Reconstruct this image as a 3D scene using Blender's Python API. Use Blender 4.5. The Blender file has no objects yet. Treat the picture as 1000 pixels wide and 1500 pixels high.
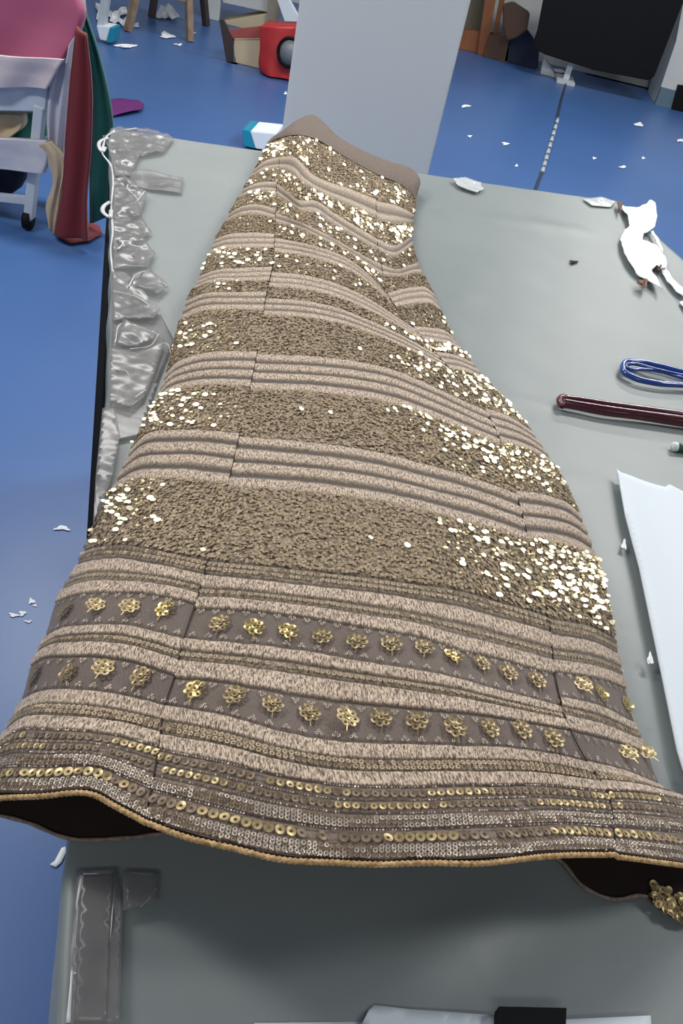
import bpy, bmesh, math, random
import numpy as np
from mathutils import Vector, Matrix
random.seed(7); rng = np.random.default_rng(11)
S = bpy.context.scene
COL = S.collection
PI = math.pi

# ------------------------------------------------------------------ camera
FPX = 1250.0
PITCH = math.atan(1250/1584.)
cr, sr = .972, .235
_n = math.hypot(cr, sr); cr /= _n; sr /= _n
HC = 1.40
TZ = 0.80                                    # table top height
CAM = np.array([0, 0, HC]); FW = np.array([0, math.cos(PITCH), -math.sin(PITCH)])
R0 = np.array([1., 0, 0]); U0 = np.array([0, math.sin(PITCH), math.cos(PITCH)])
XI = cr*R0 + sr*U0; YI = -sr*R0 + cr*U0
cd = bpy.data.cameras.new('camera'); cam = bpy.data.objects.new('camera', cd); COL.objects.link(cam)
cd.sensor_fit = 'HORIZONTAL'; cd.sensor_width = 36; cd.lens = FPX/1000*36; cd.clip_start = .02; cd.clip_end = 60
M = Matrix([[XI[0], YI[0], -FW[0], 0], [XI[1], YI[1], -FW[1], 0], [XI[2], YI[2], -FW[2], HC], [0, 0, 0, 1]])
cam.matrix_world = M
S.camera = cam

def P(px, py, z=TZ):                          # point seen at this pixel on the level plane z
    px = np.asarray(px, float); py = np.asarray(py, float); z = np.asarray(z, float)
    d = FW + np.multiply.outer((px-500)/FPX, XI) - np.multiply.outer((py-750)/FPX, YI)
    t = (z-HC)/d[..., 2]
    return CAM + d*t[..., None]
def V(px, py, y0):                            # point seen at this pixel on the upright plane y = y0
    d = FW + XI*(px-500)/FPX - YI*(py-750)/FPX
    return CAM + d*(y0/d[1])
def proj(w):
    d = np.asarray(w)-CAM; z = d@FW
    return 500+FPX*(d@XI)/z, 750-FPX*(d@YI)/z

# ------------------------------------------------------------------ materials
def mat(name, col, rough=.6, metal=0., spec=.5, noise=None, bump=None, sheen=0., trans=0., alpha=1., coat=0.):
    """noise=(scale, second colour, contrast) ; bump=(scale, strength, distance)"""
    m = bpy.data.materials.new(name); m.use_nodes = True
    nt = m.node_tree; b = nt.nodes['Principled BSDF']
    b.inputs['Base Color'].default_value = (*col, 1); b.inputs['Roughness'].default_value = rough
    b.inputs['Metallic'].default_value = metal; b.inputs['Specular IOR Level'].default_value = spec
    b.inputs['Sheen Weight'].default_value = sheen; b.inputs['Transmission Weight'].default_value = trans
    b.inputs['Alpha'].default_value = alpha; b.inputs['Coat Weight'].default_value = coat
    tc = nt.nodes.new('ShaderNodeTexCoord')
    if noise is None: noise = (14., tuple(c*.9 for c in col), 1.)
    n = nt.nodes.new('ShaderNodeTexNoise'); n.inputs['Scale'].default_value = noise[0]; n.inputs['Detail'].default_value = 5
    nt.links.new(tc.outputs['Object'], n.inputs['Vector'])
    r = nt.nodes.new('ShaderNodeValToRGB'); k = .25/noise[2]
    r.color_ramp.elements[0].position = .5-k; r.color_ramp.elements[1].position = .5+k
    r.color_ramp.elements[0].color = (*noise[1], 1); r.color_ramp.elements[1].color = (*col, 1)
    nt.links.new(n.outputs['Fac'], r.inputs['Fac']); nt.links.new(r.outputs['Color'], b.inputs['Base Color'])
    if bump:
        n2 = nt.nodes.new('ShaderNodeTexNoise'); n2.inputs['Scale'].default_value = bump[0]; n2.inputs['Detail'].default_value = 4
        nt.links.new(tc.outputs['Object'], n2.inputs['Vector'])
        bp = nt.nodes.new('ShaderNodeBump'); bp.inputs['Strength'].default_value = bump[1]; bp.inputs['Distance'].default_value = bump[2]
        nt.links.new(n2.outputs['Fac'], bp.inputs['Height']); nt.links.new(bp.outputs['Normal'], b.inputs['Normal'])
    return m
def lin(r, g, b):
    f = lambda c: (c/255/12.92 if c/255 <= .04045 else ((c/255+.055)/1.055)**2.4)
    return (f(r), f(g), f(b))

m_wall = mat('painted plaster', lin(205, 208, 206), .8, noise=(2., lin(196, 199, 198), 1.), bump=(60, .15, .002))
m_ceil = mat('ceiling paint', lin(225, 225, 220), .9)
m_floor = mat('blue vinyl floor', lin(66, 104, 160), .38, spec=.6, noise=(1.1, lin(58, 92, 146), .7), bump=(2.2, .05, .02))
m_pillar = mat('pillar paint', lin(238, 240, 238), .6, noise=(1.5, lin(232, 235, 234), 1.))
m_cover = mat('grey table cover', lin(138, 145, 144), .42, spec=.45, noise=(5., lin(124, 132, 132), .6), bump=(9, .25, .006))
m_tape = mat('clear packing tape', lin(160, 158, 157), .24, spec=.5, noise=(30., lin(130, 128, 128), .8), bump=(60, .15, .002), alpha=.42)
m_board_shade = mat('dark tabletop and edge shade', lin(22, 24, 30), .9, spec=.1)  # tabletop board, also the added shade strip along its edge
m_steel = mat('painted steel', lin(190, 196, 202), .45)
m_paper = mat('white paper', lin(226, 234, 240), .7, noise=(3., lin(218, 227, 234), .7))
m_scrap = mat('white scrap cloth', lin(240, 243, 246), .8, bump=(50, .3, .003))
m_black = mat('black plastic', lin(10, 11, 13), .6, spec=.2, noise=(40., lin(12, 13, 15), 1.))
m_gold = mat('gold sequin film', lin(206, 184, 134), .36, metal=.45, noise=(260., lin(160, 136, 92), 1.2))
m_gold2 = mat('bright gold foil', lin(228, 204, 138), .28, metal=.7, noise=(200., lin(190, 160, 92), .9))
m_fieldseq = mat('bronze sequin film', lin(190, 168, 138), .48, metal=.25, noise=(420., lin(158, 138, 110), 1.4))
m_silver = mat('silver loop beads', lin(206, 192, 176), .4, metal=.35, noise=(200., lin(160, 146, 130), .9))
m_cord = mat('tan hem cord', lin(222, 186, 134), .6, noise=(260., lin(150, 112, 64), 1.5), bump=(500, .6, .002))
m_cord2 = mat('grey hem cord', lin(150, 132, 118), .7, noise=(260., lin(110, 96, 84), 1.5))
m_lining = mat('brown lining', lin(46, 32, 26), .85, noise=(30., lin(34, 23, 19), .8))
m_waist = mat('taupe waistband fabric', lin(124, 110, 100), .85, noise=(420., lin(96, 84, 76), 1.6), bump=(600, .4, .001))

# skirt fabric: the woven pattern is carried by attributes laid along the bands
m_skirt = bpy.data.materials.new('embroidered net'); m_skirt.use_nodes = True
nt = m_skirt.node_tree; N = nt.nodes; L = nt.links; b = N['Principled BSDF']
def attr(n): a = N.new('ShaderNodeAttribute'); a.attribute_name = n; return a.outputs['Fac']
uv = N.new('ShaderNodeUVMap'); uv.uv_map = 'UVMap'
mp = N.new('ShaderNodeMapping'); mp.inputs['Scale'].default_value = (760, 240, 1); L.new(uv.outputs['UV'], mp.inputs['Vector'])
st = N.new('ShaderNodeTexNoise'); st.inputs['Scale'].default_value = 1.; st.inputs['Detail'].default_value = 3; st.inputs['Distortion'].default_value = .8
L.new(mp.outputs['Vector'], st.inputs['Vector'])
r1 = N.new('ShaderNodeValToRGB'); r1.color_ramp.elements[0].position = .38; r1.color_ramp.elements[1].position = .60
r1.color_ramp.elements[0].color = (*lin(104, 84, 70), 1); r1.color_ramp.elements[1].color = (*lin(232, 208, 182), 1)
L.new(st.outputs['Fac'], r1.inputs['Fac'])
mp2 = N.new('ShaderNodeMapping'); mp2.inputs['Scale'].default_value = (300, 300, 1); L.new(uv.outputs['UV'], mp2.inputs['Vector'])
s2 = N.new('ShaderNodeTexNoise'); s2.inputs['Scale'].default_value = 1.; s2.inputs['Detail'].default_value = 4
L.new(mp2.outputs['Vector'], s2.inputs['Vector'])
r2 = N.new('ShaderNodeValToRGB'); r2.color_ramp.elements[0].position = .4; r2.color_ramp.elements[1].position = .62
r2.color_ramp.elements[0].color = (*lin(98, 82, 66), 1); r2.color_ramp.elements[1].color = (*lin(164, 145, 118), 1)
L.new(s2.outputs['Fac'], r2.inputs['Fac'])
def mix(fac, a, bb):
    m = N.new('ShaderNodeMix'); m.data_type = 'RGBA'; L.new(fac, m.inputs['Factor'])
    for s, v in ((6, a), (7, bb)):
        if hasattr(v, 'links'): L.new(v, m.inputs[s])
        else: m.inputs[s].default_value = (*v, 1)
    return m.outputs[2]
c = mix(attr('thread'), r2.outputs['Color'], r1.outputs['Color'])
c = mix(attr('sheer'), c, lin(112, 96, 86))
c = mix(attr('lowfabric'), c, mix(st.outputs['Fac'], lin(92, 76, 68), lin(158, 138, 122)))
c = mix(attr('gap'), c, lin(72, 57, 47))
L.new(c, b.inputs['Base Color']); b.inputs['Roughness'].default_value = .6
b.inputs['Sheen Weight'].default_value = .15
bp = N.new('ShaderNodeBump'); bp.inputs['Strength'].default_value = .7; bp.inputs['Distance'].default_value = .0012
L.new(st.outputs['Fac'], bp.inputs['Height']); L.new(bp.outputs['Normal'], b.inputs['Normal'])

# ------------------------------------------------------------------ object helpers
def tag(o, label=None, cat=None, group=None, kind=None):
    if label: o['label'] = label
    if cat: o['category'] = cat
    if group: o['group'] = group
    if kind: o['kind'] = kind
    return o
def empty(name, loc=(0, 0, 0), label=None, cat=None, group=None):
    o = bpy.data.objects.new(name, None); COL.objects.link(o); o.location = Vector(loc); o.empty_display_size = .05
    return tag(o, label, cat, group)
def mesh(name, verts, faces, m, parent=None, smooth=False):
    me = bpy.data.meshes.new(name); me.from_pydata([tuple(v) for v in verts], [], [tuple(f) for f in faces]); me.update()
    return link(name, me, m, parent, smooth)
def link(name, me, m, parent=None, smooth=False):
    if m: me.materials.append(m)
    if smooth: me.polygons.foreach_set('use_smooth', [True]*len(me.polygons))
    o = bpy.data.objects.new(name, me); COL.objects.link(o)
    if parent:
        o.parent = parent; o.matrix_parent_inverse = Matrix.Translation(parent.location).inverted()
    return o
def npmesh(name, verts, quads, m, parent=None, smooth=False):
    """fast mesh from numpy arrays (all faces with the same corner count)"""
    verts = np.asarray(verts, np.float32).reshape(-1, 3); quads = np.asarray(quads, np.int32); k = quads.shape[1]
    me = bpy.data.meshes.new(name); me.vertices.add(len(verts)); me.vertices.foreach_set('co', verts.ravel())
    me.loops.add(quads.size); me.loops.foreach_set('vertex_index', quads.ravel())
    me.polygons.add(len(quads)); me.polygons.foreach_set('loop_start', np.arange(0, quads.size, k, dtype=np.int32))
    me.polygons.foreach_set('loop_total', np.full(len(quads), k, np.int32)); me.update(calc_edges=True); me.validate()
    return link(name, me, m, parent, smooth)
def box(name, x0, x1, y0, y1, z0, z1, m, parent=None, bev=0.):
    bm = bmesh.new(); bmesh.ops.create_cube(bm, size=1)
    for v in bm.verts:
        v.co = Vector((x0+(v.co.x+.5)*(x1-x0), y0+(v.co.y+.5)*(y1-y0), z0+(v.co.z+.5)*(z1-z0)))
    if bev: bmesh.ops.bevel(bm, geom=bm.edges[:], offset=bev, segments=2, affect='EDGES')
    me = bpy.data.meshes.new(name); bm.to_mesh(me); bm.free()
    return link(name, me, m, parent)
def bar(name, a, c, w, d, m, parent=None, bev=.002):
    """rectangular bar between two points"""
    a = Vector(a); c = Vector(c); L_ = (c-a).length
    bm = bmesh.new(); bmesh.ops.create_cube(bm, size=1)
    for v in bm.verts: v.co = Vector((v.co.x*w, v.co.y*d, (v.co.z+.5)*L_))
    bmesh.ops.bevel(bm, geom=bm.edges[:], offset=bev, segments=1, affect='EDGES')
    q = (c-a).to_track_quat('Z', 'Y'); bm.transform(Matrix.Translation(a) @ q.to_matrix().to_4x4())
    me = bpy.data.meshes.new(name); bm.to_mesh(me); bm.free()
    return link(name, me, m, parent)
def smooth_path(pts, n):
    pts = [np.asarray(p, float) for p in pts]; d = [0]
    for a, c_ in zip(pts, pts[1:]): d.append(d[-1]+max(1e-6, np.linalg.norm(c_-a)))
    d = np.array(d); A = np.array(pts); t = np.linspace(0, d[-1], n); return hermite(d, A, t)
def hermite(d, A, t):
    """non-uniform cubic through A (first axis) at knots d, evaluated at t"""
    d = np.asarray(d, float); A = np.asarray(A, float); n = len(d)
    sl = (A[1:]-A[:-1])/(d[1:]-d[:-1]).reshape((-1,)+(1,)*(A.ndim-1))
    m = np.empty_like(A); m[0] = sl[0]; m[-1] = sl[-1]
    if n > 2:
        h0 = (d[1:-1]-d[:-2]).reshape((-1,)+(1,)*(A.ndim-1)); h1 = (d[2:]-d[1:-1]).reshape((-1,)+(1,)*(A.ndim-1))
        m[1:-1] = (sl[:-1]*h1+sl[1:]*h0)/(h0+h1)
    i = np.clip(np.searchsorted(d, t, side='right')-1, 0, n-2); h = (d[i+1]-d[i]); s = (t-d[i])/h
    sh = (-1,)+(1,)*(A.ndim-1); s = s.reshape(sh); h = h.reshape(sh)
    return ((2*s**3-3*s**2+1)*A[i]+(s**3-2*s**2+s)*h*m[i]+(-2*s**3+3*s**2)*A[i+1]+(s**3-s**2)*h*m[i+1])
def tube(name, pts, r, m, parent=None, n=60, seg=8, flat=1., closed=False, smooth=True, twist=0.):
    pts = list(pts)
    if closed: pts = pts+[pts[0]]
    A = smooth_path(pts, n) if n else np.array(pts); n = len(A)
    if closed: A = A[:-1]; n -= 1
    T = np.roll(A, -1, 0)-np.roll(A, 1, 0)
    if not closed: T[0] = A[1]-A[0]; T[-1] = A[-1]-A[-2]
    T /= np.linalg.norm(T, axis=1)[:, None]+1e-12
    up = np.tile([0, 0, 1.], (n, 1)); up[np.abs(T[:, 2]) > .95] = [0, 1., 0]
    a = np.cross(T, up); a /= np.linalg.norm(a, axis=1)[:, None]; bb = np.cross(a, T)
    rr = np.full(n, r) if np.isscalar(r) else np.interp(np.linspace(0, 1, n), np.linspace(0, 1, len(r)), r)
    if twist: rr = rr*(1+.16*np.sin(np.arange(n)*twist))
    th = np.arange(seg)/seg*2*PI
    vs = A[:, None]+rr[:, None, None]*(np.cos(th)[None, :, None]*a[:, None]+flat*np.sin(th)[None, :, None]*bb[:, None])
    F = []
    for i in range(n if closed else n-1):
        j = (i+1) % n
        for k in range(seg): F.append((i*seg+k, i*seg+(k+1) % seg, j*seg+(k+1) % seg, j*seg+k))
    V_ = vs.reshape(-1, 3).tolist()
    if not closed:
        F.append(tuple(range(seg))[::-1]); F.append(tuple((n-1)*seg+k for k in range(seg)))
    return mesh(name, V_, F, m, parent, smooth)
def wob(x, y, f, seed=0, n=5):
    r = np.random.default_rng(seed); o = 0
    for i in range(n):
        a = r.uniform(0, 2*PI); ff = f*r.uniform(.6, 1.6); o = o+np.sin((x*math.cos(a)+y*math.sin(a))*ff+r.uniform(0, 6.28))
    return o/n
def inpoly(x, y, poly):
    ins = np.zeros(np.shape(x), bool); n = len(poly)
    for i in range(n):
        x1, y1 = poly[i]; x2, y2 = poly[(i+1) % n]
        c_ = ((y1 > y) != (y2 > y)) & (x < (x2-x1)*(y-y1)/((y2-y1) if y2 != y1 else 1e-9)+x1); ins ^= c_
    return ins
def sheet(name, poly, z, m, parent=None, amp=0., freq=40., cell=3., th=.0006, seed=1, lift=None, smooth=True):
    """a lying sheet with a given outline (polygon filled with a fine net, crumpled, given thickness)"""
    poly = [tuple(p) for p in poly]
    W = [P(px, py, z) for px, py in poly]
    bm = bmesh.new(); vs = [bm.verts.new(w) for w in W]; f = bm.faces.new(vs)
    bmesh.ops.triangulate(bm, faces=[f])
    for _ in range(6):
        ed = [e for e in bm.edges if e.calc_length() > cell*.001]
        if not ed: break
        bmesh.ops.subdivide_edges(bm, edges=ed, cuts=1, use_grid_fill=False)
        bmesh.ops.triangulate(bm, faces=bm.faces[:])
    for v in bm.verts:
        x, y = v.co.x, v.co.y
        dz = amp*(float(wob(x, y, freq, seed))+.6*float(wob(x, y, freq*2.7, seed+9)))
        if lift: dz += lift(x, y)
        v.co.z = z+max(0, dz+amp*.9) if amp else z+(lift(x, y) if lift else 0)
    bmesh.ops.recalc_face_normals(bm, faces=bm.faces[:])
    if bm.faces[:] and sum(f.normal.z for f in bm.faces) < 0: bmesh.ops.reverse_faces(bm, faces=bm.faces[:])
    ret = bmesh.ops.extrude_face_region(bm, geom=bm.faces[:])
    for g in ret['geom']:
        if isinstance(g, bmesh.types.BMVert): g.co.z += th
    bmesh.ops.recalc_face_normals(bm, faces=bm.faces[:])
    me = bpy.data.meshes.new(name); bm.to_mesh(me); bm.free()
    return link(name, me, m, parent, smooth)
def slab(name, poly, y0, th, m, parent=None, bev=0., ground=True):
    """upright solid: outline on the plane y0, extruded away from the camera by th"""
    W = [V(px, py, y0) for px, py in poly]; n = len(W)
    if ground and y0 > 4:                        # what stands on the floor reaches it
        W = [np.array([w[0], w[1], 0. if w[2] < .13 else w[2]]) for w in W]
    vs = [tuple(w) for w in W]+[(w[0], w[1]+th, w[2]) for w in W]
    F = [tuple(range(n)), tuple(range(2*n-1, n-1, -1))]+[(i, i+n, (i+1) % n+n, (i+1) % n) for i in range(n)]
    bm = bmesh.new(); bv = [bm.verts.new(v) for v in vs]
    for f in F: bm.faces.new([bv[i] for i in f])
    bmesh.ops.recalc_face_normals(bm, faces=bm.faces[:])
    if bev: bmesh.ops.bevel(bm, geom=bm.edges[:], offset=bev, segments=2, affect='EDGES')
    me = bpy.data.meshes.new(name); bm.to_mesh(me); bm.free()
    return link(name, me, m, parent)
def drape(name, left, right, y0, m, parent=None, amp=.02, folds=3., nu=48, nv=60, th=.003, dy=None, seed=1):
    """hanging cloth between two edge lines on the plane y0, with vertical folds and real thickness"""
    Lp = smooth_path([V(*p, y0) for p in left], nv); Rp = smooth_path([V(*p, y0) for p in right], nv)
    u = np.linspace(0, 1, nu)[None, :, None]; A = Lp[:, None]*(1-u)+Rp[:, None]*u
    uu = u[..., 0]; vv = np.linspace(0, 1, nv)[:, None]
    A[..., 1] += amp*np.sin(uu*folds*2*PI+1.2*vv+seed)*(.5+.5*vv)+.4*amp*wob(uu+0*vv, vv+0*uu, 9, seed)
    if dy is not None: A[..., 1] += dy(uu, vv)
    A[..., 2] = np.maximum(A[..., 2], .004)
    B = A.copy(); B[..., 1] += th
    V_ = np.concatenate([A.reshape(-1, 3), B.reshape(-1, 3)]); q = []
    o = nu*nv
    for j in range(nv-1):
        for i in range(nu-1):
            a = j*nu+i; q.append((a, a+1, a+nu+1, a+nu)); q.append((o+a, o+a+nu, o+a+nu+1, o+a+1))
    for j in range(nv-1):
        a = j*nu; q.append((a, a+nu, o+a+nu, o+a)); a += nu-1; q.append((a, o+a, o+a+nu, a+nu))
    for i in range(nu-1):
        q.append((i, o+i, o+i+1, i+1)); a = (nv-1)*nu+i; q.append((a, a+1, o+a+1, o+a))
    return npmesh(name, V_, q, m, parent, True)
def crumple(name, px, py, w, h, z, m, seed, height=.4, pointy=.5):
    """small crumpled piece of paper or film lying on the plane z; w, h in pixels there"""
    c0 = P(px, py, z); e = P(px+w/2, py, z)-c0; g = P(px, py+h/2, z)-c0; s = np.linalg.norm(e)
    r = np.random.default_rng(seed); bm = bmesh.new(); bmesh.ops.create_icosphere(bm, subdivisions=2, radius=1)
    for v in bm.verts:
        n = v.co.normalized(); k = 1+pointy*(r.random()-.55)
        k *= 1+.35*math.sin(3*math.atan2(n.y, n.x)+seed)
        w_ = e*n.x*k+g*n.y*k; v.co = Vector((c0[0]+w_[0], c0[1]+w_[1], z+.0015+s*height*(n.z+1)*.5*(.4+r.random())))
    for v in bm.verts: v.co.z = max(z+.0008, v.co.z)
    me = bpy.data.meshes.new(name); bm.to_mesh(me); bm.free()
    return link(name, me, m)

# ------------------------------------------------------------------ the room
def struct(o): o['kind'] = 'structure'; return o
struct(box('floor', -4.2, 5.2, -2.6, 9.6, -.1, 0, m_floor))
struct(box('ceiling', -4.2, 5.2, -2.6, 9.6, 2.9, 3.0, m_ceil))
WY = 9.15
struct(box('wall_back', -4.2, 5.2, WY, WY+.15, 0, 2.9, m_wall))
struct(box('wall_left', -4.35, -4.2, -2.6, 9.6, 0, 2.9, m_wall))
struct(box('wall_right', 5.2, 5.35, -2.6, 9.6, 0, 2.9, m_wall))
struct(box('wall_front', -4.2, 5.2, -2.75, -2.6, 0, 2.9, m_wall))
struct(box('baseboard_left', -4.2, -4.185, -2.6, 9.1, 0, .12, m_wall))

# white square pillar behind the table
PY0 = 2.72
xl = (V(437, 0, PY0)[0]+V(415, 185, PY0)[0])/2; xr = (V(687, 0, PY0)[0]+V(630, 250, PY0)[0])/2
struct(box('wall_pillar', xl, xr, PY0, PY0+.42, 0, 2.9, m_pillar, bev=.004))

# ------------------------------------------------------------------ the table
TL = P(165, 190); TR = P(905, 296); near = P(88, 1500)
ex = (TR-TL); ex /= np.linalg.norm(ex); ey = (TL-near); ey /= np.linalg.norm(ey)   # ex across, ey away
TW = np.linalg.norm(TR-TL); TL_len = np.linalg.norm(TL-near)+.25
O = TL-ey*TL_len                                                                    # near left corner
table = empty('cutting_table', (*(O+ex*TW/2+ey*TL_len/2)[:2], 0), 'large cutting table under a grey cover, carrying the gold skirt', 'table')
def tb(name, u0, u1, v0, v1, z0, z1, m, bev=.003):
    bm = bmesh.new(); bmesh.ops.create_cube(bm, size=1)
    for v in bm.verts:
        w = O+ex*(u0+(v.co.x+.5)*(u1-u0))+ey*(v0+(v.co.y+.5)*(v1-v0)); v.co = Vector((w[0], w[1], z0+(v.co.z+.5)*(z1-z0)))
    bmesh.ops.recalc_face_normals(bm, faces=bm.faces[:]); bmesh.ops.bevel(bm, geom=bm.edges[:], offset=bev, segments=2, affect='EDGES')
    me = bpy.data.meshes.new(name); bm.to_mesh(me); bm.free(); return link(name, me, m, table)
tb('tabletop', .022, TW-.005, .005, TL_len-.005, TZ-.04, TZ-.006, m_board_shade)
for u in (.08, TW-.13):
    for v in (.12, TL_len-.18): tb('leg', u, u+.05, v, v+.05, 0, TZ-.04, m_steel)
tb('apron', .07, TW-.07, .1, TL_len-.1, TZ-.11, TZ-.04, m_steel)
tb('edge_shade_strip', -.003, .008,   .02, TL_len-.04, TZ-.07, TZ-.02, m_board_shade, .002)  # dark strip added for the shade line under the cover's left edge
# cover: top with soft wrinkles, draped over the edges
nu, nv = 190, 300
uu = np.concatenate([[-.0075, -.0065, -.005, -.0035], np.linspace(-.002, TW+.002, nu-8), [TW+.008, TW+.012, TW+.015, TW+.017]])
vv = np.concatenate([[-.02, -.015, -.008], np.linspace(0, TL_len, nv-6), [TL_len+.006, TL_len+.010, TL_len+.012]])
Ug, Vg = np.meshgrid(uu, vv)
Zg = TZ+.0011*wob(Ug, Vg, 16, 3)+.0006*wob(Ug, Vg, 45, 4)
# two soft folds crossing the near part and one along the right side
def ridge(ax, ay, bx, by, w, h):
    a = np.array([ax, ay]); d = np.array([bx-ax, by-ay]); L_ = np.linalg.norm(d); d /= L_
    s = (Ug-a[0])*d[0]+(Vg-a[1])*d[1]; t = -(Ug-a[0])*d[1]+(Vg-a[1])*d[0]
    return h*np.exp(-(t/w)**2)*np.clip(np.minimum(s, L_-s)/.08, 0, 1)
def tu(px, py):
    w = P(px, py)-O; return float(w@ex), float(w@ey)
for a, c_, w, h in (((470, 1500), (800, 1290), .022, .006), ((330, 1420), (480, 1400), .02, .002), ((690, 700), (900, 690), .02, .002), ((700, 560), (880, 600), .015, .002),
                    ((620, 300), (900, 340), .03, .003), ((650, 420), (760, 440), .03, .002), ((860, 1010), (930, 1110), .012, .003)):
    Zg += ridge(*tu(*a), *tu(*c_), w, h)
def drop(a, lim, sgn): return np.maximum(0, (a-lim)*sgn)
dl = drop(Ug, -.002, -1); dr = drop(Ug, TW+.002, 1); dn = drop(Vg, 0, -1); df = drop(Vg, TL_len, 1)
Zg -= (dl*60)**1.6*.18+(dr*9)**1.2+(dn*9)**1.2+(df*9)**1.2
Ug2 = Ug+.002*wob(Vg, Zg, 60, 8)*(dl > 0)
vA = tu(108, 1260)[1]; bow = .015*np.sin(np.clip((Vg-vA)/(TL_len-vA), 0, 1)**.7*PI)
Ug2 = Ug2+bow*np.clip(1-Ug/.35, 0, 1)
W3 = O[None, None]+Ug2[..., None]*ex+Vg[..., None]*ey; W3[..., 2] = Zg
nu_, nv_ = len(uu), len(vv); jj, ii = np.mgrid[0:nv_-1, 0:nu_-1]; a = (jj*nu_+ii).ravel()
npmesh('table_cover', W3.reshape(-1, 3), np.stack([a, a+1, a+nu_+1, a+nu_], 1), m_cover, table, True)

# clear tape and crumpled film stuck along the left edge of the table
def film(poly, amp, seed, zb=.0025, fr=90.):
    o = sheet('tape_strip', poly, TZ+zb, m_tape, table, amp=amp, freq=fr, cell=9, th=.0004, seed=seed)
    return o
films = [
 ([(166, 402), (236, 462), (256, 500), (232, 560), (205, 640), (160, 650), (163, 500)], 0),
 ([(150, 205), (172, 188), (215, 192), (255, 205), (240, 225), (205, 232), (190, 262), (168, 262), (160, 225)], .006),
 ([(168, 255), (215, 250), (268, 262), (266, 285), (225, 280), (172, 268)], .002),
 ([(164, 268), (182, 262), (215, 290), (205, 322), (185, 330), (166, 322)], .006),
 ([(162, 322), (205, 318), (222, 342), (200, 358), (164, 352)], .004),
 ([(163, 352), (200, 345), (228, 372), (215, 398), (165, 400)], .005),
 ([(186, 420), (195, 402), (215, 396), (246, 420), (232, 434), (205, 426)], .004),
 ([(163, 400), (182, 398), (235, 455), (225, 470), (165, 470)], .0025),
 ([(168, 505), (180, 472), (232, 490), (222, 500), (190, 512)], .004),
 ([(160, 512), (200, 515), (242, 500), (228, 545), (212, 582), (190, 600), (158, 590)], .002),
 ([(150, 600), (168, 596), (176, 640), (165, 700), (142, 760), (136, 770), (140, 700)], .0015),
 ([(112, 1275), (170, 1272), (180, 1330), (178, 1400), (176, 1500), (96, 1500), (104, 1390)], 0),
 ([(118, 1285), (166, 1280), (162, 1350), (156, 1500), (108, 1500)], 0), ([(180, 1275), (232, 1278), (229, 1322), (180, 1334)], 0)]
for i, (pl, am) in enumerate(films): film(pl, am, 20+i, .002+.0006*i)
# white slivers laid on as highlights along the film edges
m_filmwhite = mat('white film highlight and curl', lin(226, 226, 226), .35, spec=.7, noise=(60., lin(190, 190, 192), 1.))
for i, (pts, r) in enumerate([([(150, 215), (158, 200), (175, 190), (200, 188)], .0022), ([(152, 212), (150, 225), (160, 236), (164, 250), (166, 270)], .0026), ([(166, 270), (163, 300), (165, 340), (162, 372), (166, 400)], .0022),
                              ([(166, 262), (182, 262), (188, 280), (200, 290), (206, 300)], .0012), ([(180, 300), (196, 296), (212, 282)], .0013), ([(164, 345), (180, 358), (172, 366)], .0025),
                              ([(188, 420), (200, 404), (214, 396), (246, 419)], .0012), ([(165, 428), (196, 434), (234, 458)], .0010), ([(168, 505), (181, 472), (232, 490)], .0011), ([(232, 490), (222, 502), (190, 513)], .0008),
                              ([(163, 530), (170, 540), (184, 546), (190, 550)], .0011), ([(214, 568), (208, 576), (198, 583)], .0010), ([(236, 500), (246, 508), (250, 516)], .0010),
                              ([(121, 1284), (114, 1320), (109, 1370), (105, 1430), (100, 1500)], .0016), ([(122, 1283), (165, 1278)], .0006), ([(108, 1428), (148, 1413)], .0007), ([(116, 1475), (117, 1490)], .0008),
                              ([(206, 1325), (217, 1318), (229, 1303)], .0006), ([(168, 1300), (164, 1345), (160, 1400)], .0005)]):
    W = [P(x, y, TZ+.0105 if y < 600 else TZ+.0075) for x, y in pts]
    W = [w+np.array([0, 0, .003*math.sin(k*2.1+i)]) for k, w in enumerate(W)]
    tube('film_highlight', W, [r, r*.6, r*1.1, r*.5, r], m_filmwhite, table, n=30, seg=6, flat=.6)
# curled plastic at the far left corner and below it
for k, pts in enumerate(([(158, 202), (148, 206), (145, 214), (150, 222), (154, 216)], [(160, 296), (152, 302), (152, 312), (160, 318), (163, 308)])):
    W = [P(x, y, TZ+.012) for x, y in pts]; tube('curled_film', W, .004, m_filmwhite, table, n=26, seg=6, flat=.5)

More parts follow.
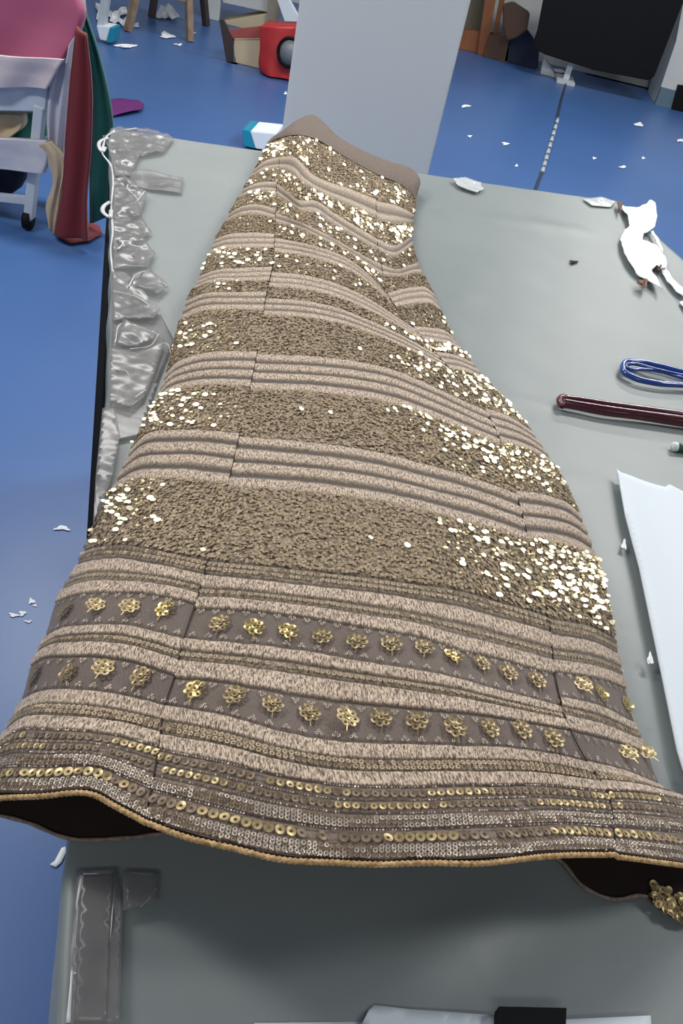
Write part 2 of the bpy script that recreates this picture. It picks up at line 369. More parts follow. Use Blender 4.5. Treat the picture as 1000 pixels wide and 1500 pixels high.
# ------------------------------------------------------------------ the skirt
# each row: position down the skirt (w), then the band line over the left, front and right panels
ROWS = [
 (205, [(388, 222), (398, 209), (415, 202)], [(415, 202), (440, 199), (462, 205), (500, 228), (553, 257)], [(553, 257), (590, 274), (609, 292)]),
 (230, [(374, 247), (388, 236), (410, 230)], [(410, 230), (428, 229), (458, 256), (514, 278), (551, 293)], [(551, 295), (585, 303), (606, 314)]),
 (266, [(357, 276), (378, 268), (405, 266)], [(405, 268), (420, 279), (440, 294), (457, 293), (490, 313), (532, 338), (552, 350)], [(552, 350), (578, 359), (592, 352), (603, 344)]),
 (303, [(337, 312), (356, 302), (372, 299), (403, 306)], [(403, 311), (437, 324), (490, 350), (539, 378), (558, 387)], [(558, 388), (584, 394), (600, 388), (611, 384)]),
 (343, [(316, 350), (332, 344), (360, 341), (399, 343)], [(402, 348), (455, 359), (507, 378), (546, 408), (568, 434)], [(568, 429), (600, 421), (623, 421), (634, 430)]),
 (397, [(294, 404), (315, 396), (350, 393), (396, 391)], [(398, 399), (437, 402), (490, 415), (542, 439), (577, 462), (607, 482)], [(607, 478), (630, 480), (648, 483), (662, 492)]),
 (437, [(274, 440), (300, 430), (345, 428), (386, 428)], [(388, 437), (437, 440), (490, 450), (542, 470), (577, 486), (640, 520)], [(640, 515), (665, 520), (690, 530)]),
 (518, [(244, 546), (258, 532), (290, 519), (335, 515), (374, 515)], [(376, 519), (455, 522), (525, 530), (570, 540), (620, 560), (680, 588), (712, 602)], [(714, 597), (745, 610), (776, 630)]),
 (640, [(193, 658), (212, 638), (260, 630), (345, 635)], [(350, 640), (450, 648), (550, 662), (620, 680), (700, 703), (756, 724)], [(758, 719), (800, 726), (832, 738), (848, 752)]),
 (740, [(150, 746), (180, 735), (240, 733), (322, 742)], [(325, 745), (400, 750), (500, 760), (600, 775), (690, 797), (782, 824)], [(784, 824), (835, 832), (882, 850)]),
 (841, [(113, 826), (135, 819), (168, 817), (231, 825), (294, 840)], [(299, 841), (389, 849), (452, 856), (536, 866), (620, 878), (664, 885), (748, 908), (806, 925)], [(809, 926), (874, 941), (905, 956)]),
 (893, [(80, 884), (105, 874), (168, 869), (231, 873), (283, 886)], [(284, 892), (368, 896), (452, 906), (536, 921), (620, 936), (664, 950), (748, 971), (812, 988)], [(815, 985), (874, 994), (917, 1010)]),
 (933, [(66, 930), (90, 918), (126, 913), (189, 914), (268, 933)], [(270, 933), (368, 941), (452, 952), (536, 966), (620, 980), (664, 990), (748, 1013), (822, 1032)], [(824, 1018), (874, 1030), (929, 1056)]),
 (996, [(43, 980), (60, 970), (100, 965), (147, 966), (210, 978), (252, 994)], [(254, 997), (326, 1003), (389, 1015), (473, 1030), (578, 1040), (664, 1048), (748, 1058), (836, 1073)], [(840, 1073), (899, 1090), (950, 1106)]),
 (1034, [(30, 1026), (50, 1014), (126, 1009), (189, 1019), (240, 1032)], [(242, 1030), (326, 1046), (410, 1069), (494, 1083), (578, 1088), (664, 1090), (748, 1094), (812, 1103), (858, 1115)], [(862, 1112), (915, 1128), (966, 1148)]),
 (1101, [(-6, 1092), (20, 1073), (84, 1069), (168, 1077), (229, 1093)], [(232, 1098), (326, 1116), (410, 1136), (494, 1150), (578, 1153), (706, 1150), (790, 1150), (889, 1160)], [(891, 1157), (937, 1160), (1006, 1172)]),
 (1202, [(-44, 1160), (60, 1161), (140, 1159), (172, 1177), (211, 1199)], [(213, 1200), (300, 1226), (400, 1250), (480, 1259), (600, 1260), (750, 1254), (850, 1247), (902, 1250)], [(904, 1250), (960, 1257), (1060, 1270)]),
]
RW = np.array([r[0] for r in ROWS], float)
def crest(w): return np.interp(w, [200, 300, 450, 700, 1000, 1202], [.050, .055, .07, .09, .095, .095])
def panel(k, ncol, wv):
    G = np.array([smooth_path(r[k], ncol) for r in ROWS])          # row, col, 2
    return hermite(RW, G, wv)
WV = np.arange(205, 1202.01, 1.25); NC = (120, 330, 100)
px_l = hermite(RW, np.array([r[1][0] for r in ROWS], float), WV)[:, 0]; px_r = hermite(RW, np.array([r[3][-1] for r in ROWS], float), WV)[:, 0]
def zskirt(px, py, w):
    U = np.clip((px-px_l[:, None])/(px_r-px_l)[:, None], 0, 1); Wc = np.broadcast_to(w[:, None], px.shape)
    prof = (1-np.abs(2*U-1)**2.6)**.62
    h = crest(Wc)*prof
    top = np.clip((420-Wc)/150, 0, 1)
    h += .022*top*np.exp(-((px-432-.2*(Wc-205))/28)**2)*prof                      # ridge under the waist
    h += .006*wob(px/200, Wc/260, 7, 31)*prof*np.clip((Wc-250)/200, 0, 1)
    low = np.clip((Wc-850)/250, 0, 1)
    h += low*.006*np.sin(U*2*PI*3.2+.8)*prof
    h += .007*np.exp(-((px-840)/40)**2-((Wc-990)/55)**2)
    # hem ripples: lower towards the left corner
    return TZ+.010+h
skirt = empty('sequinned_skirt', (*P(500, 760)[:2], TZ+.006), 'long gold and taupe sequinned skirt with striped embroidery laid flat on the grey table', 'skirt')
def bands(w):
    """thread, gap, sheer masks across the skirt length"""
    thr = [(230, 234), (240, 244), (266, 270), (275.5, 279), (303, 306.5), (312, 315.5), (343, 348.5), (351, 356), (359, 365), (397, 403), (405, 411), (413, 419),
           (437, 443), (446, 452), (455, 462), (518, 527), (532, 541), (545, 554), (560, 569), (640, 650), (658, 670), (676, 687), (696, 708),
           (843, 860), (875, 891), (936, 951), (967, 990), (1036, 1057), (1078, 1100)]
    gap = [(237.5, 239.5), (272.5, 274.5), (309.5, 311.5), (349.5, 350.7), (357.5, 358.7), (403.5, 404.7), (411.5, 412.7), (443.5, 445.5), (452.5, 454.5), (528, 531.2), (541.5, 544.4), (555, 558.8),
           (651.5, 656), (671, 674.6), (689, 694), (819, 821), (839.5, 842.5), (861, 862.5), (873, 874.5), (891.5, 893.5), (932.5, 935.5), (951.5, 953.5), (964.5, 966.5), (990.5, 994), (1032, 1035.5), (1057.5, 1059), (1075.5, 1077.5),
           (1100.5, 1103), (1119.5, 1122), (1137, 1140), (1158, 1162), (1180, 1181.5), (1190, 1191), (1199, 1202), (1108, 1109), (1115, 1116), (1126, 1127), (1132, 1133), (1147, 1148), (1153, 1154), (1166, 1167), (1176, 1177)]
    she = [(893, 933), (995, 1033)]
    f = lambda L_, s: np.clip(sum(1/(1+np.exp(-np.clip((w-a)/s, -30, 30)))-1/(1+np.exp(-np.clip((w-c_)/s, -30, 30))) for a, c_ in L_), 0, 1)
    return f(thr, .55), f(gap, .45), f(she, .5)
PANELS = []
for i_ in range(2):                              # the panels meet along the seams
    fy = [r_[2][0 if i_ == 0 else -1] for r_ in ROWS]; ys = [p_[1] for p_ in fy]; xs = [p_[0] for p_ in fy]
    for r_ in ROWS:
        tgt = r_[1] if i_ == 0 else r_[3]; e_ = -1 if i_ == 0 else 0
        tgt[e_] = (float(np.interp(tgt[e_][1], ys, xs)), tgt[e_][1])
for k in range(3):
    nc = NC[k]; G = panel(k+1, nc, WV); px, py = G[..., 0], G[..., 1]
    ww = np.broadcast_to(WV[:, None], px.shape)
    Z = zskirt(px, py, WV); A = P(px, py, Z)
    # real lengths for the woven texture
    du = np.linalg.norm(np.diff(A, axis=1), axis=2); dv = np.linalg.norm(np.diff(A, axis=0), axis=2)
    uL = np.concatenate([np.zeros((len(WV), 1)), np.cumsum(du, 1)], 1); vL = np.concatenate([np.zeros((1, nc)), np.cumsum(dv, 0)], 0)
    wj = ww+1.0*wob(uL, vL, 300, 5+k)+1.2*wob(uL, vL, 60, 15+k)
    scale = np.clip((ww-200)/700, .35, 1.)
    th, ga, sh = bands(ww+(wj-ww)*scale)
    # normals, then the relief of threads
    T1 = np.gradient(A, axis=1); T2 = np.gradient(A, axis=0); Nn = np.cross(T1, T2); Nn /= np.linalg.norm(Nn, axis=2)[..., None]+1e-12
    Nn[Nn[..., 2] < 0] *= -1
    rel = .0011*th-.0009*ga-.0007*sh+.0003*wob(uL, vL, 1400, 40+k)*th
    B = A+Nn*rel[..., None]
    n0 = len(WV); jj, ii = np.mgrid[0:n0-1, 0:nc-1]; a = (jj*nc+ii).ravel(); q = np.stack([a, a+nc, a+nc+1, a+1], 1)
    name = ('side_panel', 'front_panel', 'side_panel')[k]
    o = npmesh(name, B.reshape(-1, 3), q, m_skirt, skirt, True); me = o.data
    lo_ = np.where(ww > 1101, .85, 0.)*(1-th)*(1-sh)
    for an, av in (('thread', th), ('gap', ga), ('sheer', sh), ('lowfabric', lo_)):
        at = me.attributes.new(an, 'FLOAT', 'POINT'); at.data.foreach_set('value', av.astype(np.float32).ravel())
    ul = me.uv_layers.new(name='UVMap'); li = np.empty(len(me.loops), np.int32); me.loops.foreach_get('vertex_index', li)
    ul.data.foreach_set('uv', np.stack([uL.ravel()[li]+k, vL.ravel()[li]], 1).astype(np.float32).ravel())
    PANELS.append(dict(px=px, py=py, A=A, N=Nn, T=T1/np.linalg.norm(T1, axis=2)[..., None], u=uL, v=vL, w=ww))
    # lining just under the panel
    st_ = slice(None, None, 4); Bl = (A-Nn*.004)[st_, st_]; Bl[..., 2] = np.maximum(Bl[..., 2], TZ+.007); n1, n2 = Bl.shape[:2]
    jj, ii = np.mgrid[0:n1-1, 0:n2-1]; a = (jj*n2+ii).ravel()
    npmesh('lining', Bl.reshape(-1, 3), np.stack([a, a+1, a+n2+1, a+n2], 1), m_lining, skirt, True)
# back layer lying on the table: same side edges, own hem
st_ = slice(None, None, 12)
Lx = PANELS[0]['A'][st_, 0]; Rx = PANELS[2]['A'][st_, -1]
hemL = [(-70, 1190), (0, 1196), (40, 1206), (100, 1229), (180, 1229), (250, 1221), (330, 1215), (600, 1215), (780, 1235), (825, 1268), (850, 1298), (890, 1317), (950, 1316), (975, 1340), (1000, 1352), (1070, 1362)]
hb = smooth_path([P(x, y, TZ+.004) for x, y in hemL], 80)
s = np.linspace(0, 1, 80)[None, :, None]; keep = WV[st_] < 1100
bk = (Lx[:, None]*(1-s)+Rx[:, None]*s)[keep]; bk[..., 2] = TZ+.0045
tt = np.linspace(0, 1, 12)[1:, None, None]; ext = bk[-1][None]*(1-tt)+hb[None]*tt; ext[..., 2] = TZ+.0045
bk = np.concatenate([bk, ext]); n1, n2 = bk.shape[:2]; jj, ii = np.mgrid[0:n1-1, 0:n2-1]; a = (jj*n2+ii).ravel()
o = npmesh('back_panel', bk.reshape(-1, 3), np.stack([a, a+n2, a+n2+1, a+1], 1), m_lining, skirt, True)
hbz = hb.copy(); hbz[:, 2] = TZ+.006
pz_ = np.array([proj(p_)[0] for p_ in hbz]); tube('hem_cord', hbz[pz_ < 948]+np.array([0, -.001, .001]), .0015, m_cord2, skirt, n=160, seg=6, twist=1.1)
# front hem: brown binding plus the tan cord
hem = np.concatenate([PANELS[0]['A'][-1, ::6], PANELS[1]['A'][-1, ::8], PANELS[2]['A'][-1, ::6]])
hem = hem+np.array([0, 0, -.001]); hem[:, 2] = np.convolve(np.pad(hem[:, 2], 3, 'edge'), np.ones(7)/7, 'valid')
tube('hem_binding', hem+np.array([0, .0012, -.001]), .0018, m_lining, skirt, n=260, seg=6)
tube('hem_cord', hem+np.array([0, -.0032, .0012]), .0019, m_cord, skirt, n=900, seg=7, twist=1.3)
# panel seams
for k, ln in ((0, -1), (1, -1)):
    pts = PANELS[k]['A'][::14, ln]+np.array([0, 0, .0002]); tube('seam', pts+np.array([0, 0, .0004]), .0005, m_lining, skirt, n=200, seg=5)
# waistband: a taupe band standing above the first row
wt = [(384, 226), (392, 208), (418, 188), (440, 173), (458, 168), (472, 177), (492, 197), (535, 222), (575, 238), (604, 248), (615, 262), (609, 290)]
wbm = [(386, 224), (395, 211), (415, 202), (440, 199), (462, 205), (500, 228), (553, 257), (590, 274), (608, 292)]
def zof(px): 
    i = np.argmin(np.abs(np.concatenate([p['px'][0] for p in PANELS])-px)); return np.concatenate([p['A'][0][:, 2] for p in PANELS])[i]
Bm = smooth_path(wbm, 90); Tm = smooth_path(wt, 90)
rows = []
for t in np.linspace(0, 1, 22):
    pxy = Bm*(1-t)+Tm*t; zz = np.array([zof(x) for x in Bm[:, 0]]); zz = np.convolve(np.pad(zz, 4, 'edge'), np.ones(9)/9, 'valid')
    zz = zz+.004*math.sin(t*PI)+.0015*wob(pxy[:, 0]/30, pxy[:, 1]/30, 3, 2)-.004*t
    rows.append(P(pxy[:, 0], pxy[:, 1], zz))
wbA = np.array(rows)
bot = wbA[::-1].copy(); bot[..., 2] = TZ+.008+.25*(bot[..., 2]-TZ-.008)          # the band turns over and runs back underneath
wbA = np.concatenate([wbA, bot[1:]]); n1, n2 = wbA.shape[:2]; jj, ii = np.mgrid[0:n1-1, 0:n2-1]; a = (jj*n2+ii).ravel()
npmesh('waistband', wbA.reshape(-1, 3), np.stack([a, a+1, a+n2+1, a+n2], 1), m_waist, skirt, True)
tube('waist_seam', [w+np.array([0, 0, .001]) for w in rows[0][::4]], .0012, m_lining, skirt, n=80, seg=5)

# ------------------------------------------------------------------ ceiling lamps and added fill lights (also used to tell how sequins catch light)
LAMPS = [(-1.3, 3.3, 2.85), (1.3, 3.3, 2.85), (-1.3, 6.3, 2.85), (1.6, 6.3, 2.85), (-2.3, 1.2, 2.85), (2.3, 1.2, 2.85), (0., -1.3, 2.85)]  # near side and rear entries: unseen fills added to brighten the pillar
LPOW = [66, 84, 30, 78, 66, 42, 16]
for i, (x, y, z) in enumerate(LAMPS):
    ld = bpy.data.lights.new('ceiling_and_fill_lamp', 'AREA'); ld.shape = 'RECTANGLE'; ld.size = 1.2; ld.size_y = .3; ld.energy = LPOW[i]; ld.color = (1., .98, .93)
    lo = bpy.data.objects.new('ceiling_and_fill_lamp', ld); COL.objects.link(lo); lo.location = (x, y, z)
w_ = bpy.data.worlds.new('world'); S.world = w_; w_.use_nodes = True
w_.node_tree.nodes['Background'].inputs[0].default_value = (.8, .88, 1, 1); w_.node_tree.nodes['Background'].inputs[1].default_value = .3

# ------------------------------------------------------------------ sequins
def nrm(a): return a/(np.linalg.norm(a, axis=-1)[..., None]+1e-12)
def discs(pos, nor, tan, rad, hole=0., seg=7, squash=1.):
    """flat discs (or rings) as one array of vertices and faces"""
    n = len(pos); tan = nrm(tan-nor*(tan*nor).sum(1)[:, None]); bi = np.cross(nor, tan)
    th = np.arange(seg)/seg*2*PI; rad = np.broadcast_to(rad, (n,))
    ring = np.cos(th)[None, :, None]*tan[:, None]+squash*np.sin(th)[None, :, None]*bi[:, None]
    O_ = pos[:, None]+rad[:, None, None]*ring
    if hole <= 0: return O_.reshape(-1, 3), (np.arange(n)[:, None]*seg+np.arange(seg)[None])
    I_ = pos[:, None]+hole*rad[:, None, None]*ring-nor[:, None]*rad[:, None, None]*.10
    Vv = np.concatenate([O_, I_], 1).reshape(-1, 3); k = np.arange(seg); k2 = (k+1) % seg
    f = np.stack([k, k2, k2+seg, k+seg], 1)[None]+(np.arange(n)*2*seg)[:, None, None]
    return Vv, f.reshape(-1, 4)
# where the photographed skirt sparkles: x, y, rx, ry, strength
GL = [(640, 520, 50, 30, .5), (610, 600, 30, 25, .45), (690, 625, 60, 40, .75), (740, 670, 55, 30, .6), (690, 560, 45, 30, .4), (790, 690, 25, 20, .6), (700, 770, 50, 50, .3), (780, 800, 70, 50, .45), (860, 830, 35, 45, .6), (820, 860, 50, 30, .7), (870, 890, 25, 20, .5),
      (660, 750, 25, 20, .3), (500, 295, 70, 25, .55), (530, 325, 50, 22, .6), (570, 330, 25, 25, .7), (580, 300, 15, 30, .6), (430, 240, 40, 25, .45), (400, 215, 25, 10, .8), (470, 215, 35, 20, .3), (440, 330, 60, 20, .2), (385, 285, 25, 18, .4), (480, 370, 60, 30, .15), (540, 400, 30, 20, .3),
      (335, 372, 35, 14, .5), (360, 378, 30, 12, .35), (600, 490, 40, 18, .3), (320, 415, 30, 10, .2), (300, 495, 35, 25, .35), (310, 480, 20, 10, .3), (270, 590, 40, 30, .3), (250, 612, 40, 12, .45), (330, 605, 14, 14, .35), (215, 700, 10, 12, .6), (190, 740, 30, 30, .35), (220, 765, 35, 12, .3), (150, 790, 30, 14, .2), (650, 470, 10, 8, .2), (340, 860, 8, 8, .1)]
def gmap(x, y):
    g = np.zeros_like(x)
    for gx, gy, rx, ry, st_ in GL: g = np.maximum(g, st_*np.exp(-(((x-gx)/rx)**2+((y-gy)/ry)**2)))
    return g
FIELD = [(206, 229.5), (246.5, 265.5), (281.5, 302.5), (318.5, 342.5), (365.5, 396.5), (419.5, 436.5), (462.5, 517.5), (569.5, 639.5), (708.5, 818.5)]
allp, alln, allt, allr, allh = [], [], [], [], []
LA = np.array(LAMPS)
def lampness(pos, nor):
    """largest closeness of the mirrored view ray to a lamp (cosine)"""
    v = nrm(CAM-pos); r = 2*(v*nor).sum(1)[:, None]*nor-v; best = np.zeros(len(pos))
    for lx in LA: best = np.maximum(best, (r*nrm(lx-pos)).sum(1))
    return best
for k, pn in enumerate(PANELS):
    px, py, A, Nn, T, ww = (pn[q] for q in ('px', 'py', 'A', 'N', 'T', 'w'))
    du = np.linalg.norm(np.gradient(A, axis=1), axis=2); dv = np.linalg.norm(np.gradient(A, axis=0), axis=2); area = du*dv
    inf = np.zeros(ww.shape, bool)
    for a_, c_ in FIELD: inf |= (ww >= a_) & (ww <= c_)
    pitch = .0028; pr = np.where(inf, area/pitch**2, 0).ravel(); n = int(pr.sum()*1.15)
    idx = rng.choice(pr.size, n, p=pr/pr.sum())
    pos = A.reshape(-1, 3)[idx].copy(); nor = Nn.reshape(-1, 3)[idx]; tan = T.reshape(-1, 3)[idx]
    bi = np.cross(nor, tan); jit = (rng.random((n, 2))-.5)*np.stack([du.ravel()[idx], dv.ravel()[idx]], 1)
    pos += tan*jit[:, :1]+bi*jit[:, 1:]+nor*(.0006+.0012*rng.random(n))[:, None]
    nn = nrm(nor+tan*rng.normal(0, .2, (n, 1))+bi*rng.normal(0, .2, (n, 1)))
    for it_ in range(16):
        bad = lampness(pos, nn) > .96
        if not bad.any(): break
        mk = int(bad.sum()); nn[bad] = nrm(nor[bad]+tan[bad]*rng.normal(0, .22+.02*it_, (mk, 1))+bi[bad]*rng.normal(0, .22+.02*it_, (mk, 1)))
    pxx = px.ravel()[idx]; pyy = py.ravel()[idx]; g = gmap(pxx, pyy)
    # glints put into shape and colour: sequins enlarged, paled, turned to a lamp
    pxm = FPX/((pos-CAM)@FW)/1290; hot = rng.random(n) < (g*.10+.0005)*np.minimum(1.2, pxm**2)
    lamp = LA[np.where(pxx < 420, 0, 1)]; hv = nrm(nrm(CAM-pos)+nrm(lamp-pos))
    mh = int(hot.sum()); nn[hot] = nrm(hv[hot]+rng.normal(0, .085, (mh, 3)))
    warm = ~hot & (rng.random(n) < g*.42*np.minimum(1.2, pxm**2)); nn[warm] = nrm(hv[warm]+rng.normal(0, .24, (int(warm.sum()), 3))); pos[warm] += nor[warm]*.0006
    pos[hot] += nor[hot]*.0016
    rad = np.full(n, .0017)*(.85+.3*rng.random(n)); rad[hot] = .0022+.0008*np.clip((620-pyy[hot])/400, 0, 1)+.0014*rng.random(mh)**1.5
    allp.append(pos); alln.append(nn); allt.append(tan); allr.append(rad); allh.append(hot.astype(int)+2*warm)
pos, nn, tn, rd = (np.concatenate(q) for q in (allp, alln, allt, allr))
hc = np.concatenate(allh); hh = hc == 1; wm = hc == 2
Vv, Ff = discs(pos[wm], nn[wm], tn[wm], rd[wm], seg=6)
tag(npmesh('sequin', Vv, Ff, mat('yellow soft glint sequin', lin(216, 202, 158), .34, metal=.6, noise=(420., lin(178, 160, 116), 1.2)), skirt), 'small sequins yellowed and turned to the lamps as softer glints', kind='stuff')
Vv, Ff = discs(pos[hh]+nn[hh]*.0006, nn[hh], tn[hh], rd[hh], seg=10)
tag(npmesh('sequin', Vv, Ff, mat('pale glint sequin', lin(250, 242, 210), .34, metal=.8, noise=(100., lin(232, 218, 174), 1.)), skirt), 'sequins enlarged, paled and tilted to the lamps as glints', kind='stuff')
pos, nn, tn, rd = pos[hc == 0], nn[hc == 0], tn[hc == 0], rd[hc == 0]
Vv, Ff = discs(pos, nn, tn, rd, seg=6)
tag(npmesh('sequin', Vv, Ff, m_fieldseq, skirt), 'small bronze gold sequins covering the plain bands', kind='stuff')

def along(w, spacing, k, jitter=0.):
    pn = PANELS[k]; j = int(np.clip(round((w-205)/1.25), 0, len(WV)-1)); u = pn['u'][j]; s = np.arange(spacing/2, u[-1]-.001, spacing)
    i = np.clip(np.searchsorted(u, s), 0, len(u)-1)
    pxs = np.stack([np.interp(s, u, pn['A'][j][:, q]) for q in range(3)], 1); return pxs, pn['N'][j][i], pn['T'][j][i], pn['px'][j][i], pn['py'][j][i]
DULL = []
def ringrow(w, spacing, r, hole, keep, tilt, seg=10, hotp=0.):
    out = []; dull = []
    for k in range(3):
        p_, n_, t_, x_, y_ = along(w, spacing, k); n = len(p_)
        m_ = np.ones(n, bool) if keep >= 1 else (np.sin(x_/(37+w % 11)+w)+rng.random(n)*1.2 < keep*2.2-.6)
        bi = np.cross(n_, t_)
        nn = nrm(n_+t_*rng.normal(0, tilt, (n, 1))+bi*rng.normal(0, tilt, (n, 1)))
        hot = rng.random(n) < hotp; lamp = LA[np.where(x_ < 420, 0, 1)]; hv = nrm(nrm(CAM-p_)+nrm(lamp-p_)); nn[hot] = nrm(hv[hot]+rng.normal(0, .09, (int(hot.sum()), 3)))
        out.append(discs((p_+n_*.0014)[m_], nn[m_], t_[m_], r, hole, seg))
        d_ = ~m_ & (rng.random(n) < .93); dull.append(discs((p_+n_*.0011)[d_], nn[d_], t_[d_], r, hole, seg))
    DULL.extend(dull)
    return out
def merge(lst):
    Vs, Fs, o_ = [], [], 0
    for v_, f_ in lst:
        if len(v_) == 0: continue
        Vs.append(v_); Fs.append(f_+o_); o_ += len(v_)
    return np.concatenate(Vs), np.concatenate(Fs)
lst = []
for w, sp, r, keep, hp in ((826, .0052, .0022, .9, .03), (834, .0052, .0022, .9, .03), (868, .0046, .0020, .95, .01), (959, .0044, .0020, .95, .01), (1064, .0046, .0021, .95, .02), (1071, .0046, .0020, .8, .01)):
    lst += ringrow(w, sp, r, .40, keep, .12, 8, hp)
Vv, Ff = merge(lst); tag(npmesh('small_ring_sequin', Vv, Ff, m_fieldseq, skirt), 'rows of small dull gold ring sequins', kind='stuff')
lst = []
for w, sp, r, keep, hp in ((1111, .0066, .0028, .50, .10), (1129, .0060, .0026, .48, .08), (1171, .0072, .0034, .62, .22)):
    lst += ringrow(w, sp, r, .36, keep, .09, 12, hp)
Vv, Ff = merge(lst); tag(npmesh('ring_sequin', Vv, Ff, m_gold, skirt), 'rows of larger gold ring sequins near the hem', kind='stuff')
lst = []
for w in (1144.5, 1150, 1155.5, 1184, 1189, 1195): lst += ringrow(w, .0040, .0018, .5, .72, .12, 7, .05)
# tiny loops edging the two sheer bands
for w, sg in ((895.5, 1), (930, -1), (998, 1), (1029.5, -1)):
    for k in range(3):
        p_, n_, t_, x_, y_ = along(w, .0125, k); bi = nrm(np.cross(n_, t_)); bi = bi*np.sign(-(bi[:, 1]))[:, None]
        for du_, dv_ in ((-.0018, 0), (.0018, 0), (0, .0022*sg)):
            lst.append(discs(p_+t_*du_+bi*dv_+n_*.0008, nrm(n_+rng.normal(0, .15, n_.shape)), t_, .0013, .55, 7))
Vv, Ff = merge(lst); tag(npmesh('silver_ring_sequin', Vv, Ff, m_silver, skirt), 'rows of tiny silver rings and loops', kind='stuff')
cp = []
for _ in range(90):
    x = 955+rng.random()*75; y0_ = np.interp(x, [950, 975, 1000, 1070], [1312, 1334, 1348, 1356]); y = y0_-rng.random()**2*34
    cp.append(P(x, y, TZ+.0075+.002*rng.random()))
cp = np.array(cp); Vc, Fc = discs(cp, nrm(np.array([0, -.15, 1.])+rng.normal(0, .3, cp.shape)), np.tile([1., 0, 0], (90, 1)), .0030, .36, 12)
tag(npmesh('ring_sequin', Vc, Fc, m_gold, skirt), 'gold ring sequins on the turned up back corner', kind='stuff')
Vv, Ff = merge(DULL); tag(npmesh('dull_ring_sequin', Vv, Ff, mat('dull taupe ring sequin', lin(142, 122, 98), .45, metal=.3, noise=(300., lin(110, 92, 72), 1.2)), skirt), 'dull taupe ring sequins between the bright ones', kind='stuff')
# loose thread sparkle: small beads and knots over the thread lines near the hem
lst = []
for w in (1103, 1121, 1139, 1161, 1199): lst += ringrow(w, .0021, .0008, .0, .8, .7, 5, .05)
Vv, Ff = merge(lst); tag(npmesh('hem_bead', Vv, Ff, m_silver, skirt), 'tiny glitter beads along the dark hem lines', kind='stuff')

# flower medallions in the two sheer bands
FL = [(97, 894, 0), (142, 889, 2), (192, 891, 2), (242, 893, 1), (322, 914, 0), (372, 919, 1), (421, 925, 1), (472, 933, 0), (522, 940, 0), (573, 944, 0), (621, 950, 0), (664, 961, 1), (703, 972, 0), (743, 986, 0), (784, 997, 0), (851, 1005, 2), (879, 1016, 1), (917, 1033, 1),
      (52, 989, 0), (101, 985, 0), (153, 981, 2), (207, 993, 0), (287, 1011, 1), (344, 1020, 0), (399, 1034, 0), (453, 1045, 0), (509, 1055, 2), (557, 1053, 0), (610, 1057, 0), (666, 1066, 0), (716, 1068, 0), (763, 1070, 0), (811, 1082, 0), (916, 1104, 2), (942, 1104, 2)]
def flower_mesh(seed, spread):
    r = np.random.default_rng(seed); p_ = [[0, 0, .0011]]+[[.0048*math.cos(a), .0048*math.sin(a), .0006] for a in np.arange(7)/7*2*PI]
    p_ = np.array(p_); n_ = nrm(np.array([[0, 0, 1.]]*8)+r.normal(0, spread, (8, 3))*[1, 1, 0]); t_ = np.tile([1., 0, 0], (8, 1))
    V1, F1 = discs(p_, n_, t_, np.array([.0022]+[.0026]*7), .38, 10)
    vs = V1.tolist(); fs = F1.tolist()
    # stalk
    o_ = len(vs); vs += [[-.0003, -.0070, 0], [.0003, -.0070, 0], [.0003, -.0108, 0], [-.0003, -.0108, 0], [-.0003, -.0070, .0004], [.0003, -.0070, .0004], [.0003, -.0108, .0004], [-.0003, -.0108, .0004]]
    fs += [[o_+4, o_+5, o_+6, o_+7][::-1], [o_, o_+1, o_+5, o_+4], [o_+1, o_+2, o_+6, o_+5], [o_+2, o_+3, o_+7, o_+6], [o_+3, o_, o_+4, o_+7]]
    me = bpy.data.meshes.new('flower_motif'); me.from_pydata(vs, [], fs); me.materials.append(m_gold2 if spread > .1 else m_gold); me.update(); return me
fm = [flower_mesh(1, .12), flower_mesh(2, .2), flower_mesh(3, .05)]
fm[0].materials.clear(); fm[0].materials.append(mat('dull gold flower sequins', lin(170, 150, 108), .36, metal=.4, noise=(300., lin(124, 104, 68), 1.2)))
allpx = np.concatenate([p['px'].ravel() for p in PANELS]); allpy = np.concatenate([p['py'].ravel() for p in PANELS])
allA = np.concatenate([p['A'].reshape(-1, 3) for p in PANELS]); allN = np.concatenate([p['N'].reshape(-1, 3) for p in PANELS]); allT = np.concatenate([p['T'].reshape(-1, 3) for p in PANELS])
for i, (x, y, kind) in enumerate(FL):
    j = int(np.argmin((allpx-x)**2+(allpy-y)**2)); p_, n_, t_ = allA[j], allN[j], allT[j]
    n2_ = n_
    if kind == 2:
        hv = nrm(nrm(CAM-p_)+nrm(LA[0 if x < 420 else 1]-p_)); n2_ = nrm(hv+rng.normal(0, .03, 3))
    elif kind == 1: n2_ = nrm(n_+rng.normal(0, .12, 3))
    t2 = nrm(t_-n2_*(t_@n2_)); b2 = np.cross(n2_, t2)
    o = bpy.data.objects.new('flower_motif', fm[kind]); COL.objects.link(o); o.parent = skirt
    q = p_+n_*(.0012+(.002 if kind == 2 else 0))
    o.matrix_parent_inverse = Matrix.Translation(skirt.location).inverted()
    sc = 1.14+.12*rng.random()
    o.matrix_basis = Matrix([[t2[0]*sc, b2[0]*sc, n2_[0]*sc, q[0]], [t2[1]*sc, b2[1]*sc, n2_[1]*sc, q[1]], [t2[2]*sc, b2[2]*sc, n2_[2]*sc, q[2]], [0, 0, 0, 1]])
    if kind == 2: o['label'] = 'bright gold flower motif'

